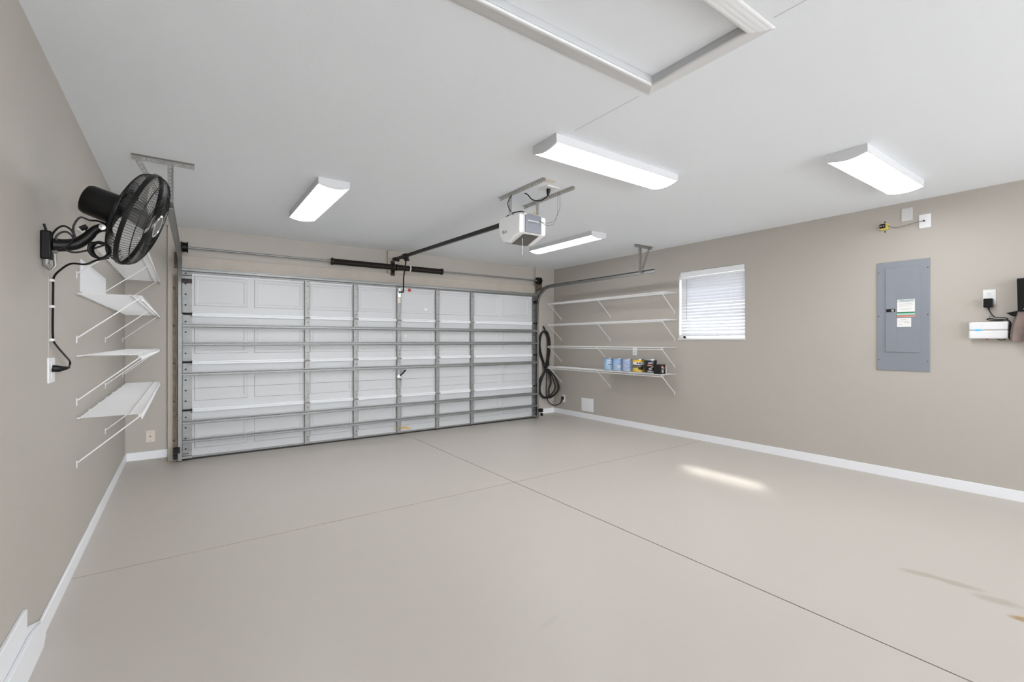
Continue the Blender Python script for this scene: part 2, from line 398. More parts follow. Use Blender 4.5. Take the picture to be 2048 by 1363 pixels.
# ------------------------------------------------------------------ garage door
YD = 6.46
gd = struct(empty('door_1', (3.05, YD, -.05)))
gd['label'] = 'white sectional garage door with steel struts across the back wall'
stX = [1.817, 2.437, 3.056, 3.671, 4.281]; sw = .056
dx0, dx1 = .50, 5.60
zj = [-.035, .507, 1.050, 1.600, 2.125]
bays = [(.60, 1.787), (1.847, 2.407), (2.467, 3.026), (3.086, 3.642), (3.70, 4.252), (4.312, 5.50)]
panels = [(.615, 1.15), (1.22, 1.775), (1.858, 2.400), (2.478, 3.018), (3.096, 3.634), (3.710, 4.245), (4.33, 4.815), (4.885, 5.44)]
for k in range(4):
    z0, z1 = zj[k], zj[k+1]
    sec = MB().box(dx0, dx1, YD, YD+.04, z0+.0015, z1-.0015).build('section', M['doorwhite'], gd)
    for (a, b) in panels:
        mb = MB(); pz0, pz1 = z0+.105, z0+.445; s_ = .022
        def fr(x0, x1, q0, q1, y): return [(x0, y, q0), (x1, y, q0), (x1, y, q1), (x0, y, q1)]
        r = fr(a, b, pz0, pz1, YD+.0005) + fr(a+.008, b-.008, pz0+.008, pz1-.008, YD-.007) + fr(a+.03, b-.03, pz0+.03, pz1-.03, YD-.007) + fr(a+.045, b-.045, pz0+.045, pz1-.045, YD-.0015)
        fs = [(i+4*j, (i+1) % 4+4*j, (i+1) % 4+4*j+4, i+4*j+4) for j in range(3) for i in range(4)] + [(12, 13, 14, 15)]
        mb.add(r, fs); mb.build('raised_panel', M['doorwhite'], sec)
    if k == 2 or k == 0:
        for (a, b) in bays:
            MB().prism([(YD, z0+.228), (YD-.004, z0+.232), (YD-.004, z0+.238), (YD, z0+.242)], 0, a, b).build('crease', M['doorwhite'], sec)
    if k > 0:   # folded lips meeting at the joint below this section
        for (a, b) in bays:
            zz = z0 + .003
            MB().prism([(YD, zz-.026), (YD-.020, zz-.024), (YD-.024, zz-.018), (YD-.024, zz-.006), (YD-.018, zz-.002), (YD-.018, zz+.001), (YD-.026, zz+.005), (YD-.026, zz+.018), (YD-.020, zz+.022), (YD, zz+.024)], 0, a, b).build('joint_lip', M['white'], sec)
# stiles: channel pieces per section, screwed on
for k in range(4):
    z0, z1 = zj[k]+.01, zj[k+1]-.01
    for X in stX:
        mb = MB()
        mb.prism([(X-sw/2, YD), (X-sw/2, YD-.034), (X-sw/2+.004, YD-.038), (X+sw/2-.004, YD-.038), (X+sw/2, YD-.034), (X+sw/2, YD)], 2, z0, z1)
        st = mb.build('stile', M['galvd'], gd)
        mb = MB()
        for zz in (z0+.05, z0+.09, z1-.05, z1-.11): mb.lathe([(0, .004), (.006, .003), (.006, 0)], (X+.01, YD-.038, zz), (0, -1, 0), 8)
        mb.build('screw', M['dark'], st)
    for X0, X1 in ((.50, .595), (5.505, 5.60)):
        st = MB().box(X0, X1, YD-.012, YD, z0, z1).build('end_stile', M['galv'], gd)
        mb = MB()
        for zz in (z0+.1, z0+.22, z0+.34, z0+.46): mb.lathe([(0, .005), (.010, .004), (.010, 0)], (X0+.035, YD-.012, zz), (0, -1, 0), 10)
        mb.build('bolt', M['dark'], st)
# hinges at joints
for k in (1, 2, 3):
    for X in stX:
        mb = MB(); mb.box(X-.024, X+.024, YD-.043, YD-.038, zj[k]-.055, zj[k]+.055)
        mb.tube([(X-.036, YD-.05, zj[k]), (X+.036, YD-.05, zj[k])], .009, 8)
        mb.build('hinge', M['galvd'], gd, smooth=True)
    for X, s_ in ((.55, -1), (5.55, 1)):
        MB().prism([(X-.045, zj[k]-.01), (X+.045, zj[k]-.01), (X+.045, zj[k]+.03), (X+.005, zj[k]+.085), (X-.03, zj[k]+.085)], 1, YD-.017, YD-.012).build('hinge_leaf', M['galv'], gd)
        MB().prism([(X-.045, zj[k]-.01), (X+.045, zj[k]-.01), (X+.02, zj[k]-.06), (X-.035, zj[k]-.075)], 1, YD-.016, YD-.012).build('hinge_leaf', M['galv'], gd)
        mb = MB(); mb.box(X-.044, X+.044, YD-.024, YD-.016, zj[k]-.004, zj[k]+.012)
        mb.tube([(X+.045*s_*-1, YD-.05, zj[k]+.012), (X+.05*s_, YD-.05, zj[k]+.012)], .008, 8)
        mb.box(X+.036, X+.040, YD-.05, YD-.018, zj[k]-.022, zj[k]+.03)
        h = mb.build('roller_hinge', M['dark'], gd, smooth=True)
for X, s_ in ((.55, -1), (5.55, 1)):
    mb = MB(); mb.box(X-.045, X+.045, YD-.045, YD-.040, 1.955, 2.005); mb.box(X-.045, X+.045, YD-.045, YD-.012, 2.04, 2.046)
    mb.build('top_bracket', M['dark'], gd)
    mb = MB(); mb.box(X-.045, X+.045, YD-.02, YD-.012, -.03, .06); mb.box(X-.05, X+.045, YD-.06, YD-.012, -.025, .0); mb.tube([(X, YD-.05, .03), (X+.05*s_, YD-.05, .03)], .01, 8)
    mb.build('bottom_bracket', M['galvd'], gd)
# struts (U-channels running the width)
def strut(z0, z1, name='strut', m='galv'):
    zc = (z0+z1)/2; h = (z1-z0)/2; y0 = YD-.038
    poly = [(y0, zc-h), (y0-.003, zc-h), (y0-.003, zc-h*.62), (y0-.046, zc-h*.50), (y0-.050, zc-h*.35), (y0-.050, zc+h*.35), (y0-.046, zc+h*.50), (y0-.003, zc+h*.62), (y0-.003, zc+h), (y0, zc+h)]
    poly += [(y0, zc+h*.56), (y0-.044, zc+h*.40), (y0-.047, zc+h*.30), (y0-.047, zc-h*.30), (y0-.044, zc-h*.40), (y0, zc-h*.56)]
    MB().prism(poly, 0, .505, 5.60).build(name, M[m], gd, smooth=False)
for a, b in ((1.445, 1.498), (1.238, 1.288), (.897, .948), (.352, .402), (.143, .190)): strut(a, b)
strut(2.072, 2.132, m='galv')
MB().box(.51, 5.60, YD-.006, YD, 2.055, 2.068).build('top_lip', M['white'], gd)
# bottom seal
MB().prism([(YD-.012, -.052), (YD-.018, -.045), (YD-.012, -.028), (YD+.035, -.028), (YD+.035, -.052)], 0, dx0, dx1).build('bottom_seal', M['rubber'], gd)
MB().box(dx0, dx1, YD-.016, YD, -.030, -.012).build('bottom_retainer', M['galv'], gd)
# latch handle, stickers, tape
hd = MB().lathe([(0, .012), (.03, .010), (.036, .004), (.036, 0)], (3.06, YD-.04, .79), (0, -1, 0), 20).build('latch_plate', M['chrome'], gd, smooth=True)
MB().tube([(3.065, YD-.06, .80), (3.095, YD-.075, .832), (3.14, YD-.08, .882)], [.008, .011, .012], 8).build('latch_handle', M['black'], hd, smooth=True)
MB().tube([(3.05, YD-.05, .755), (3.08, YD-.055, .742)], .006, 6).build('latch_tongue', M['black'], hd)
MB().lathe([(0, .002), (.024, .002), (.024, 0)], (3.228, YD-.008, 2.046), (0, -1, 0), 20).build('red_sticker', M['red'], gd)['label'] = 'round red sticker'
MB().lathe([(0, .001), (.022, .001), (.022, 0)], (3.49, YD-.002, 1.775), (0, -1, 0), 14).build('pale_sticker', M['white'], gd)
MB().box(3.14, 3.185, YD-.009, YD-.007, 1.366, 1.382).build('pale_sticker', M['white'], gd)
mb = MB(); pts = [(3.00, .045), (3.09, .052), (3.15, .055), (3.20, .036), (3.265, -.008), (3.19, .014), (3.14, .028), (3.00, .022)]
mb.prism([(x, z) for x, z in pts], 1, YD-.018, YD-.016); mb.build('yellow_tape', M['yellow'], gd)['label'] = 'torn yellow tape'
MB().box(3.033, 3.079, YD-.041, YD-.038, 1.85, 1.925).build('pinkish_label', M['ivory'], gd)
MB().box(3.033, 3.079, YD-.046, YD-.038, 1.93, 2.06).build('operator_bracket', M['chrome'], gd)
MB().tube([(.60, YD-.06, .762), (5.50, YD-.06, .742)], .0018, 5).build('lock_cable', M['gwire'], gd)

# ------------------------------------------------------------------ torsion spring assembly
ts = empty('torsion_spring', (3.0, 6.38, 2.30), 'black torsion spring on a steel shaft above the garage door', 'spring')
zs = 2.352; ys = 6.385
MB().tube([(.47, ys, zs), (5.69, ys, zs+.003)], .0125, 12).build('shaft', M['galv'], ts, smooth=True)
def coil(x0, x1, r, wr, pitch):
    n = int((x1-x0)/pitch*10); pts = [(x0+(x1-x0)*i/n, ys+r*math.cos(2*PI*i/10), zs+r*math.sin(2*PI*i/10)) for i in range(n+1)]
    return MB().tube(pts, wr, 5)
coil(2.13, 2.955, .036, .0042, .0088).build('spring_coil', M['dark'], ts, smooth=True)
coil(3.00, 3.71, .036, .0042, .0088).build('spring_coil', M['dark'], ts, smooth=True)
for x in (2.12, 2.955, 3.005, 3.72):
    MB().lathe([(.012, -.02), (.030, -.018), (.047, -.012), (.047, .012), (.030, .018), (.012, .02)], (x, ys, zs), (1, 0, 0), 18).build('cone', M['dark'], ts, smooth=True)
MB().lathe([(.037, -.007), (.0445, -.007), (.0445, .007), (.037, .007)], (3.205, ys, zs), (1, 0, 0), 18).build('paint_mark', M['cordw'], ts)
mb = MB(); mb.prism([(6.47, zs-.09), (6.47, zs+.08), (ys-.03, zs+.02), (ys-.03, zs-.03)], 0, 2.975, 2.983); mb.box(2.95, 3.01, 6.462, 6.47, zs-.11, zs+.10)
mb.build('centre_plate', M['dark'], ts)
for x, s_ in ((.525, 1), (5.60, 1)):
    mb = MB(); mb.lathe([(.012, -.035), (.062, -.033), (.064, -.026), (.054, -.022), (.052, .02), (.064, .026), (.064, .032), (.012, .034)], (x, ys, zs), (1, 0, 0), 20)
    mb.build('cable_drum', M['black'], ts, smooth=True)
    MB().tube([(x-.028*s_, ys-.05, zs), (x-.022*s_, ys+.02, 1.2), (x-.022*s_, ys+.03, .05)], .003, 5).build('lift_cable', M['dark'], ts)
    xb = x-.05 if x < 1 else x+.05
    mb = MB(); mb.box(xb-.004, xb+.004, ys-.03, 6.47, zs-.16, zs+.05); mb.box(xb-.03, xb+.03, 6.462, 6.47, zs-.18, zs+.07)
    mb.build('end_plate', M['angle'], ts)

# ------------------------------------------------------------------ door tracks
def track(X, side, label, strap_x, diag, bar, holes_y, skew=0):
    tr = empty('door_track', (X, 6.40, 0), label, 'track', 'overhead door tracks')
    # channel swept along the path; open side faces the door
    path = [(6.405, z) for z in (-.04, .6, 1.2, 1.88)]
    for k in range(1, 10):
        a = PI/2*k/9; path.append((6.06+.345*math.cos(a), 1.88+.345*math.sin(a)))
    path.append((5.0, 2.2255)); path.append((3.93, 2.226))
    o_ = side      # channel opens toward -side
    cs = [(-.018, -.022), (-.018, -.026), (.018, -.026), (.022, -.020), (.022, .020), (.018, .026), (-.018, .026), (-.018, .022), (.014, .022), (.018, .018), (.018, -.018), (.014, -.022)]
    vs = []; n = len(cs)
    for i, (y, z) in enumerate(path):
        a = path[max(0, i-1)]; b = path[min(len(path)-1, i+1)]
        d = Vector((0, b[0]-a[0], b[1]-a[1])).normalized(); nn = Vector((0, -d.z, d.y))
        xs_ = X + skew*max(0, 6.2-y)/2.27
        for (p, q) in cs: vs.append(Vector((xs_ + p*o_, y, z)) + nn*q)
    fs = [(i*n+k, i*n+(k+1) % n, (i+1)*n+(k+1) % n, (i+1)*n+k) for i in range(len(path)-1) for k in range(n)] + [tuple(range(n)), tuple(range((len(path)-1)*n, len(path)*n))]
    MB().add(vs, fs).build('rail', M['galv'], tr, smooth=True, ang=30)
    # wall angle holding the vertical track
    mb = MB(); xa = X + .034*o_
    mb.box(xa-.002, xa+.002, 6.40, 6.468, -.03, 2.05); mb.box(min(xa, xa+.035*o_), max(xa, xa+.035*o_), 6.464, 6.468, -.03, 2.05)
    wa = mb.build('wall_angle', M['angle'], tr)
    for zz in (.18, .62, 1.05, 1.47, 1.90): MB().lathe([(0, .008), (.011, .006), (.011, 0)], (xa+.022*o_, 6.464, zz), (0, -1, 0), 10).build('lag_bolt', M['rust'], wa)
    # roller stubs
    for zz in (.03, .52, 1.06, 1.61, 1.99):
        mb = MB(); mb.lathe([(0, -.006), (.020, -.006), (.022, 0), (.020, .006), (0, .006)], (X, 6.405, zz), (1, 0, 0), 14); mb.tube([(X, 6.405, zz), (X-.08*o_, 6.405, zz)], .005, 6)
        mb.build('roller', M['dark'], tr, smooth=True)
    # flag bracket up at the drum
    mb = MB(); mb.bar((X+.03*o_, 6.46, 2.19), (X+.03*o_, 6.22, 2.225), .03, .004, (1, 0, 0)); mb.bar((X+.03*o_, 6.46, 2.12), (X+.03*o_, 6.46, 2.30), .05, .004, (0, 1, 0))
    mb.build('flag_bracket', M['rust'], tr)
    # safety sensor near the floor
    mb = MB(); mb.box(X-.03+.03*o_, X+.03+.03*o_, 6.31, 6.37, .06, .12); mb.bar((X+.03*o_, 6.37, .09), (X+.03*o_, 6.46, .09), .035, .004); mb.box(X-.03+.03*o_, X+.01+.03*o_, 6.29, 6.315, .0, .05)
    mb.build('safety_sensor', M['black'], tr, bevel=.004)
    # ceiling hanger of perforated angle
    hb = MB(); x0, x1 = bar; yh = holes_y
    perf_strap(hb, (x0, yh, H-.018), (x1, yh, H-.018), (0, 0, 1), .032, .003, .027)
    hb.box(x0, x1, yh-.03, yh, H-.003, H)
    hg = hb.build('hanger_angle', M['perf'], tr)
    hb = MB(); perf_strap(hb, (strap_x, yh-.003, H-.005), (strap_x, yh-.003, 2.225), (1, 0, 0), .034, .003, .027)
    hb.box(strap_x+.016, strap_x+.019, yh-.03, yh, 2.225, H-.03)
    hb.build('hanger_strap', M['perf'], tr)
    hb = MB(); a, b = diag; dd = (Vector(b)-Vector(a)).normalized(); perf_strap(hb, a, b, dd.cross(Vector((0, 1, 0))), .034, .003, .027); hb.build('hanger_brace', M['perf'], tr)
    return tr
track(.484, -1, 'galvanised overhead door track running up behind the black fan', .437, ((.243, 4.165, 2.585), (.425, 4.165, 2.24)), (.218, .581), 4.17, -.046)
track(5.580, 1, 'galvanised overhead door track curving above the cable coil at the right', 5.562, ((5.772, 4.15, 2.585), (5.60, 4.15, 2.24)), (5.468, 5.83), 4.155)

# ------------------------------------------------------------------ garage door opener
op = empty('garage_door_opener', (3.0, 3.35, 2.2), 'white and grey ceiling garage door opener on a black rail', 'opener')
mb = MB(); mb.prism([(3.2, 2.235), (3.2, 2.40), (3.24, 2.415), (3.50, 2.415), (3.53, 2.39), (3.53, 2.28), (3.50, 2.20), (3.40, 2.17)], 0, 2.907, 3.088)
mb.build('chassis', M['plastic'], op, bevel=.004)
MB().prism([(2.91, 2.238), (3.086, 2.238), (3.086, 2.385), (3.07, 2.395), (2.94, 2.40), (2.91, 2.385)], 1, 3.190, 3.2).build('grey_end_face', M['greyface'], op, bevel=.002)
MB().prism([(3.21, 2.232), (3.40, 2.167), (3.50, 2.197), (3.50, 2.205), (3.40, 2.175), (3.21, 2.238)], 0, 2.912, 3.084).build('bottom_cover', M['charcoal'], op)
for x0, x1, s_ in ((2.862, 2.907, -1), (3.088, 3.150, 1)):
    mb = MB(); poly = []
    ys_ = [3.205, 3.22, 3.48, 3.52, 3.535, 3.53, 3.50, 3.46, 3.40, 3.21]; zs_ = [2.385, 2.398, 2.413, 2.395, 2.36, 2.29, 2.225, 2.19, 2.176, 2.238]
    mb.prism(list(zip(ys_, zs_)), 0, x0, x1)
    mb.build('light_lens', M['lens'], op, bevel=.010, seg=3)
text_mb('IILet', .042, (2.8615, 3.475, 2.262), (0, -1, 0), (0, 0, 1), .0006).build('lettering', M['black_ink'], op)
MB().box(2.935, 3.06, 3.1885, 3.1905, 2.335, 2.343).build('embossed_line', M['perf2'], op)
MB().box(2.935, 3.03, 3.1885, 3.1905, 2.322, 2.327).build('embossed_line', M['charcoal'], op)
MB().bar((3.0, 3.5, 2.405), (3.0, 6.42, 2.475), .036, .038).build('rail', M['blackm'], op, bevel=.003)
mb = MB(); mb.box(2.975, 3.025, 6.38, 6.47, 2.455, 2.495); mb.lathe([(0, -.02), (.022, -.02), (.022, .02), (0, .02)], (3.0, 6.33, 2.45), (1, 0, 0), 14); mb.build('header_pulley', M['black'], op)
mb = MB(); mb.box(2.972, 3.028, 6.0, 6.10, 2.425, 2.492); mb.box(2.985, 3.015, 5.98, 6.06, 2.395, 2.43); mb.lathe([(0, -.03), (.012, -.03), (.012, .03), (0, .03)], (3.0, 5.99, 2.402), (1, 0, 0), 10); mb.build('trolley', M['black'], op)
mb = MB(); mb.tube([(3.01, 6.05, 2.41), (3.035, 6.20, 2.19), (3.075, 6.30, 2.06), (3.085, 6.335, 2.00)], .010, 8); mb.tube([(3.085, 6.335, 2.0), (3.055, 6.42, 2.005)], .010, 8)
mb.build('door_arm', M['blackm'], op, smooth=True)
for x, y in ((2.87, 3.36), (3.19, 3.38)):
    mb = MB(); perf_strap(mb, (x, y, H-.01), (x, y, 2.39), (.2, -1, 0), .034, .003, .027); mb.build('hanger_strap', M['perf2'], op)
for x, y0, y1 in ((2.872, 2.87, 3.52), (3.205, 2.89, 3.60)):
    mb = MB(); perf_strap(mb, (x, y0, H-.013), (x, y1, H-.013), (0, 0, 1), .024, .003, .027); mb.box(x-.03, x, y0, y1, H-.003, H)
    mb.build('ceiling_angle', M['perf2'], op)
# mains cord and low-voltage wires
MB().tube(spline([(2.90, 3.34, 2.40), (2.86, 3.36, 2.46), (2.845, 3.36, 2.52), (2.865, 3.33, 2.575)]), .004, 6).build('power_cord', M['black'], op, smooth=True)
MB().tube(spline([(2.87, 3.44, 2.405), (2.90, 3.36, 2.435), (2.94, 3.28, 2.435), (2.95, 3.25, 2.41)]), .005, 6).build('cord_loop', M['black'], op, smooth=True)
mb = MB(); mb.lathe([(0, 0), (.018, 0), (.014, .035), (.006, .06), (0, .06)], (3.05, 3.05, 2.592), (-.05, .1, -1), 12)
mb.tube(spline([(3.05, 3.055, 2.54), (3.01, 3.10, 2.50), (2.95, 3.14, 2.505), (2.92, 3.17, 2.55), (2.90, 3.19, 2.565)]), .005, 6)
mb.build('mains_plug', M['black'], op, smooth=True)
MB().box(2.99, 3.12, 2.99, 3.11, 2.592, 2.60).build('ceiling_outlet_plate', M['plastic'], op, bevel=.002)
mb = MB()
for q in (0, .02): mb.tube(spline([(3.16, 3.03, 2.585), (3.15-q, 3.02, 2.53), (3.155-q, 3.03, 2.43-q), (3.14, 3.08, 2.345-q), (3.10, 3.13, 2.325-q), (3.07, 3.18, 2.345), (3.06, 3.20, 2.38)]), .0022, 5)
mb.build('bell_wire', M['gwire'], op, smooth=True)
mb = MB(); mb.tube(spline([(3.11, 3.33, 2.50), (3.09, 3.30, 2.46), (3.12, 3.30, 2.43), (3.10, 3.28, 2.40), (3.08, 3.22, 2.39)]), .003, 5); mb.tube(spline([(3.12, 3.35, 2.48), (3.13, 3.32, 2.44), (3.09, 3.27, 2.405)]), .003, 5)
mb.build('yellow_wires', M['wallyel'], op, smooth=True)
MB().tube([(2.945, 3.28, 2.20), (2.944, 3.28, 2.055)], .002, 5).build('antenna_wire', M['cordw'], op)

# ------------------------------------------------------------------ ceiling lights
def make_light(x0, x1, y0, y1, along_x, label):
    L_ = empty('ceiling_light', ((x0+x1)/2, (y0+y1)/2, H), label, 'ceiling light', 'white ceiling wrap lights')
    def sec(bot, inset, z0):
        # cross section across the short side, extruded along the long side
        a, b = (y0, y1) if along_x else (x0, x1)
        a += inset; b -= inset; n = 12
        arc = [(a+(b-a)*k/n, z0-bot*math.sin(PI*k/n)) for k in range(n+1)]
        return arc, a, b
    arc, a, b = sec(.020, .0055, H-.052)
    l0, l1 = (x0, x1) if along_x else (y0, y1)
    ax = 0 if along_x else 1
    MB().prism(arc + [(b, H-.048), (a, H-.048)], ax, l0+.012, l1-.012).build('diffuser', M['glow'], L_, smooth=True, ang=40)
    arc, a, b = sec(.022, 0, H-.054)
    for e0, e1 in ((l0, l0+.012), (l1-.012, l1)):
        MB().prism(arc + [(b, H-.0005), (a, H-.0005)], ax, e0, e1).build('end_cap', M['housing'], L_)
    mb = MB()
    for w0, w1 in ((a, a+.005), (b-.005, b)):
        if along_x: mb.box(l0+.0121, l1-.0121, w0, w1, H-.0535, H-.0005)
        else: mb.box(w0, w1, l0+.0121, l1-.0121, H-.0535, H-.0005)
    mb.build('housing', M['housing'], L_)
make_light(2.42, 3.665, 2.215, 2.458, True, 'white ceiling light in mid-ceiling, nearest the attic hatch')
make_light(4.18, 5.40, 1.145, 1.388, True, 'white ceiling light at the right, above the grey electrical panel')
make_light(1.385, 1.63, 3.885, 5.13, False, 'white ceiling light left of the garage door opener rail')
make_light(4.445, 4.69, 3.935, 5.15, False, 'slim white ceiling light right of the opener, nearest the window shelves')

# ------------------------------------------------------------------ wire shelves
def make_shelf(y0, y1, z, label, struts):
    """built against x=0, deck from x=.01 to .305; mirrored by rotation for the right wall"""
    s_ = empty('wire_shelf', (0, y0, z), label, 'shelf', 'wire shelves on the left wall' if y0 > 0 else 'wire shelves left of the window')
    mb = MB(); n = int((y1-y0)/.0254)
    for i in range(n+1):
        y = y0 + (y1-y0)*i/n
        mb.tube([(.012, y, z), (.300, y, z), (.302, y, z-.030)], .00155, 4, cap=False)
    dk = mb.build('deck_wires', M['wire'], s_); dk['kind'] = 'stuff'
    for x, zz, r in ((.012, z-.004, .0032), (.245, z+.001, .0042), (.300, z-.003, .0045), (.303, z-.030, .0045)):
        MB().tube([(x, y0, zz), (x, y1, zz)], r, 6).build('long_rod', M['wire'], s_)
    for y in struts:
        mb = MB(); mb.bar((.297, y, z-.012), (.006, y, z-.262), .006, .011, (0, 1, 0)); mb.tube([(.285, y, z-.006), (.300, y, z-.018)], .006, 6)
        mb.box(.0, .004, y-.004, y+.004, z-.295, z-.25)
        mb.build('support_brace', M['wire'], s_)
    k = 0
    y = y0+.02
    while y < y1:
        MB().box(0, .013, y-.003, y+.003, z-.007, z+.001).build('wall_clip', M['wire'], s_); y += .42
    return s_
names = ['top', 'second', 'third', 'bottom']
ZL = [1.962, 1.582, 1.214, .848]
for k, z in enumerate(ZL):
    lab = ['white wire shelf on the left wall, highest of its four, behind the fan', 'white wire shelf on the left wall, second from the top, seen from below', 'white wire shelf on the left wall, third from the top, nearly edge-on', 'white wire shelf on the left wall, lowest of its four, seen from above'][k]
    make_shelf(3.70, 6.49, z, lab, (3.71, 4.94, 6.26))
ZR = [1.962, 1.592, 1.212, .848]
for k, z in enumerate(ZR):
    lab = ['white wire shelf left of the window, highest of its four', 'white wire shelf left of the window, second from the top', 'white wire shelf left of the window, directly above the paint cans', 'white wire shelf left of the window, carrying the paint cans'][k]
    r = make_shelf(-6.32, -3.90, z, lab, (-6.30, -5.13, -3.94))
    r.location = (W, -r.location.y, z); r.rotation_euler = (0, 0, PI)
# ------------------------------------------------------------------ cans on the lowest right shelf
zt = .8505
def can_label_mat(name, bands, patch=None, patch2=None, rough=.35):
    """printed label: colour bands over height, plus noise-edged printed patches"""
    m = bpy.data.materials.new(name); m.use_nodes = True; nt = m.node_tree; L = nt.links; b = nt.nodes['Principled BSDF']; b.inputs['Roughness'].default_value = rough
    tc = nt.nodes.new('ShaderNodeTexCoord'); sp = nt.nodes.new('ShaderNodeSeparateXYZ'); L.new(tc.outputs['Object'], sp.inputs[0])
    nz = nt.nodes.new('ShaderNodeTexNoise'); nz.inputs['Scale'].default_value = 30; L.new(tc.outputs['Object'], nz.inputs['Vector'])
    ma = nt.nodes.new('ShaderNodeMath'); ma.operation = 'MULTIPLY_ADD'; ma.inputs[1].default_value = .012; L.new(nz.outputs['Fac'], ma.inputs[0]); L.new(sp.outputs['Z'], ma.inputs[2])
    mr = nt.nodes.new('ShaderNodeMapRange'); mr.inputs[1].default_value = 0; mr.inputs[2].default_value = .2; L.new(ma.outputs[0], mr.inputs[0])
    cr = nt.nodes.new('ShaderNodeValToRGB'); cr.color_ramp.interpolation = 'CONSTANT' if patch != 'soft' else 'LINEAR'
    while len(cr.color_ramp.elements) > 1: cr.color_ramp.elements.remove(cr.color_ramp.elements[0])
    for i, (p, c) in enumerate(bands):
        e = cr.color_ramp.elements[0] if i == 0 else cr.color_ramp.elements.new(p)
        e.position = p; e.color = lin(c)
    L.new(mr.outputs[0], cr.inputs[0]); L.new(cr.outputs[0], b.inputs['Base Color']); return m
blue1 = can_label_mat('print_light_blue', [(0, (150,190,222)), (.35, (165,195,220)), (.6, (176,196,226)), (1, (120,175,225))], 'soft')
blue2 = can_label_mat('print_pale_blue', [(0, (160,190,220)), (.5, (172,192,222)), (1, (140,182,226))], 'soft')
blue3 = can_label_mat('print_lilac_blue', [(0, (172,186,216)), (.5, (176,190,218)), (1, (160,180,222))], 'soft')
yel = can_label_mat('print_yellow', [(0, (224,190,32)), (.22, (214,190,96)), (.36, (120,108,92)), (.52, (66,58,56)), (.58, (232,230,232)), (.78, (240,196,30))])
blk = can_label_mat('print_black', [(0, (26,26,28)), (1, (26,26,28))])
blue_dk = mat('print_dark_blue', (52,110,170), .5); prw = mat('print_white', (232,230,228), .5); prb = mat('print_black_ink', (24,24,26), .5)
prp = mat('print_salmon', (206,140,124), .5); prn = mat('print_navy', (60,90,130), .5); prs = mat('print_soft_blue', (128,156,200), .5); prl = mat('print_pale', (206,216,234), .5)
def can(x, y, r, h, lm, lab, marks=(), name='paint_can'):
    c = empty(name, (x, y, zt), lab, 'can', 'cans on the lowest shelf')
    MB().lathe([(0, 0), (r-.002, 0), (r, .004), (r, .010), (r-.004, .014), (r-.004, h-.014), (r, h-.010), (r, h-.003), (r-.004, h), (r-.010, h-.003), (r-.012, h-.008), (0, h-.008)], (x, y, zt), n=32).build('body', M['tin'], c, smooth=True)
    MB().lathe([(0, h-.004), (r-.022, h-.004), (r-.018, h-.001), (r-.012, h-.001), (r-.011, h-.008)], (x, y, zt), n=32).build('lid', M['tin'], c, smooth=True)
    MB().lathe([(r-.003, .016), (r-.0025, h-.016)], (x, y, zt), n=40).build('label', lm, c, smooth=True)
    for (a0, a1, z0, z1, m_) in marks:        # printed shapes wrapped on the label
        mb = MB(); N = 6; vs = []
        for k in range(N+1):
            a = math.radians(a0+(a1-a0)*k/N); zz0 = z0[0]+(z0[1]-z0[0])*k/N; zz1 = z1[0]+(z1[1]-z1[0])*k/N
            for zz in (zz0, zz1): vs.append((x+(r-.0015)*math.cos(a), y+(r-.0015)*math.sin(a), zt+zz))
        mb.add(vs, [(2*k, 2*k+2, 2*k+3, 2*k+1) for k in range(N)]); mb.build('print', m_, c, smooth=True)
    return c
# the camera sees each can from about 225 deg round
C1 = [4.963, 4.778, 4.590, 4.400]
can(5.85, C1[0], .084, .195, blue1, 'light blue paint can with a dark blue swoosh, leftmost on the shelf', [(210, 250, (.095, .085), (.105, .098), blue_dk), (195, 225, (.11, .105), (.12, .115), prw), (200, 250, (.15, .15), (.165, .158), prw)])
can(5.85, C1[1], .084, .195, blue2, 'pale blue paint can, second from the left on the shelf', [(195, 235, (.12, .10), (.128, .106), prs), (215, 250, (.05, .06), (.09, .085), prl)])
can(5.85, C1[2], .084, .195, blue3, 'lilac blue paint can with a white lid tag, left of the yellow can', [(190, 235, (.12, .09), (.13, .098), prs), (195, 250, (.05, .07), (.058, .076), prs), (190, 225, (.165, .165), (.178, .178), prl)])
can(5.85, C1[3], .088, .195, yel, 'yellow can with a white and black printed band', [(200, 215, (.125, .125), (.145, .145), prb), (220, 240, (.12, .12), (.148, .146), prn), (215, 262, (.045, .040), (.075, .085), prb)])
def boxcan(x0, x1, y0, y1, h, lab, name, m_, prints, metal_side=None):
    c = empty(name, ((x0+x1)/2, (y0+y1)/2, zt), lab, 'can')
    MB().box(x0, x1, y0, y1, zt, zt+h).build('body', m_, c, bevel=.008, seg=3)
    MB().box(x0+.004, x1-.004, y0+.004, y1-.004, zt+h-.002, zt+h+.004).build('lid', M['tin'] if metal_side else m_, c, bevel=.002)
    for y_a, y_b, z_a, z_b, pm in prints:
        MB().box(x0-.0012, x0-.0002, y_a, y_b, zt+z_a, zt+z_b).build('print', pm, c)
    return c
can(5.86, 4.20, .088, .197, blk, 'tall black can with pale car graphics, right of the yellow can',
    [(196, 232, (.138, .138), (.150, .150), prw), (190, 240, (.105, .10), (.122, .115), prp), (190, 245, (.03, .022), (.038, .032), prw), (200, 255, (.06, .095), (.068, .105), prw), (195, 225, (.17, .17), (.178, .178), prn), (205, 235, (.05, .05), (.072, .066), M['greyink'])])
bc = boxcan(5.765, 5.88, 3.955, 4.075, .128, 'small black box with a salmon print, rightmost on the shelf', 'small_box', mat('box_black', (22,20,20), .4),
    [])
bc['category'] = 'box'
for x0, x1, z0, z1, m_ in ((5.775, 5.812, .082, .112, prp), (5.812, 5.835, .078, .09, prw), (5.785, 5.82, .018, .065, M['greyink'])):
    MB().box(x0, x1, 3.9538, 3.9550, zt+z0, zt+z1).build('print', m_, bc)
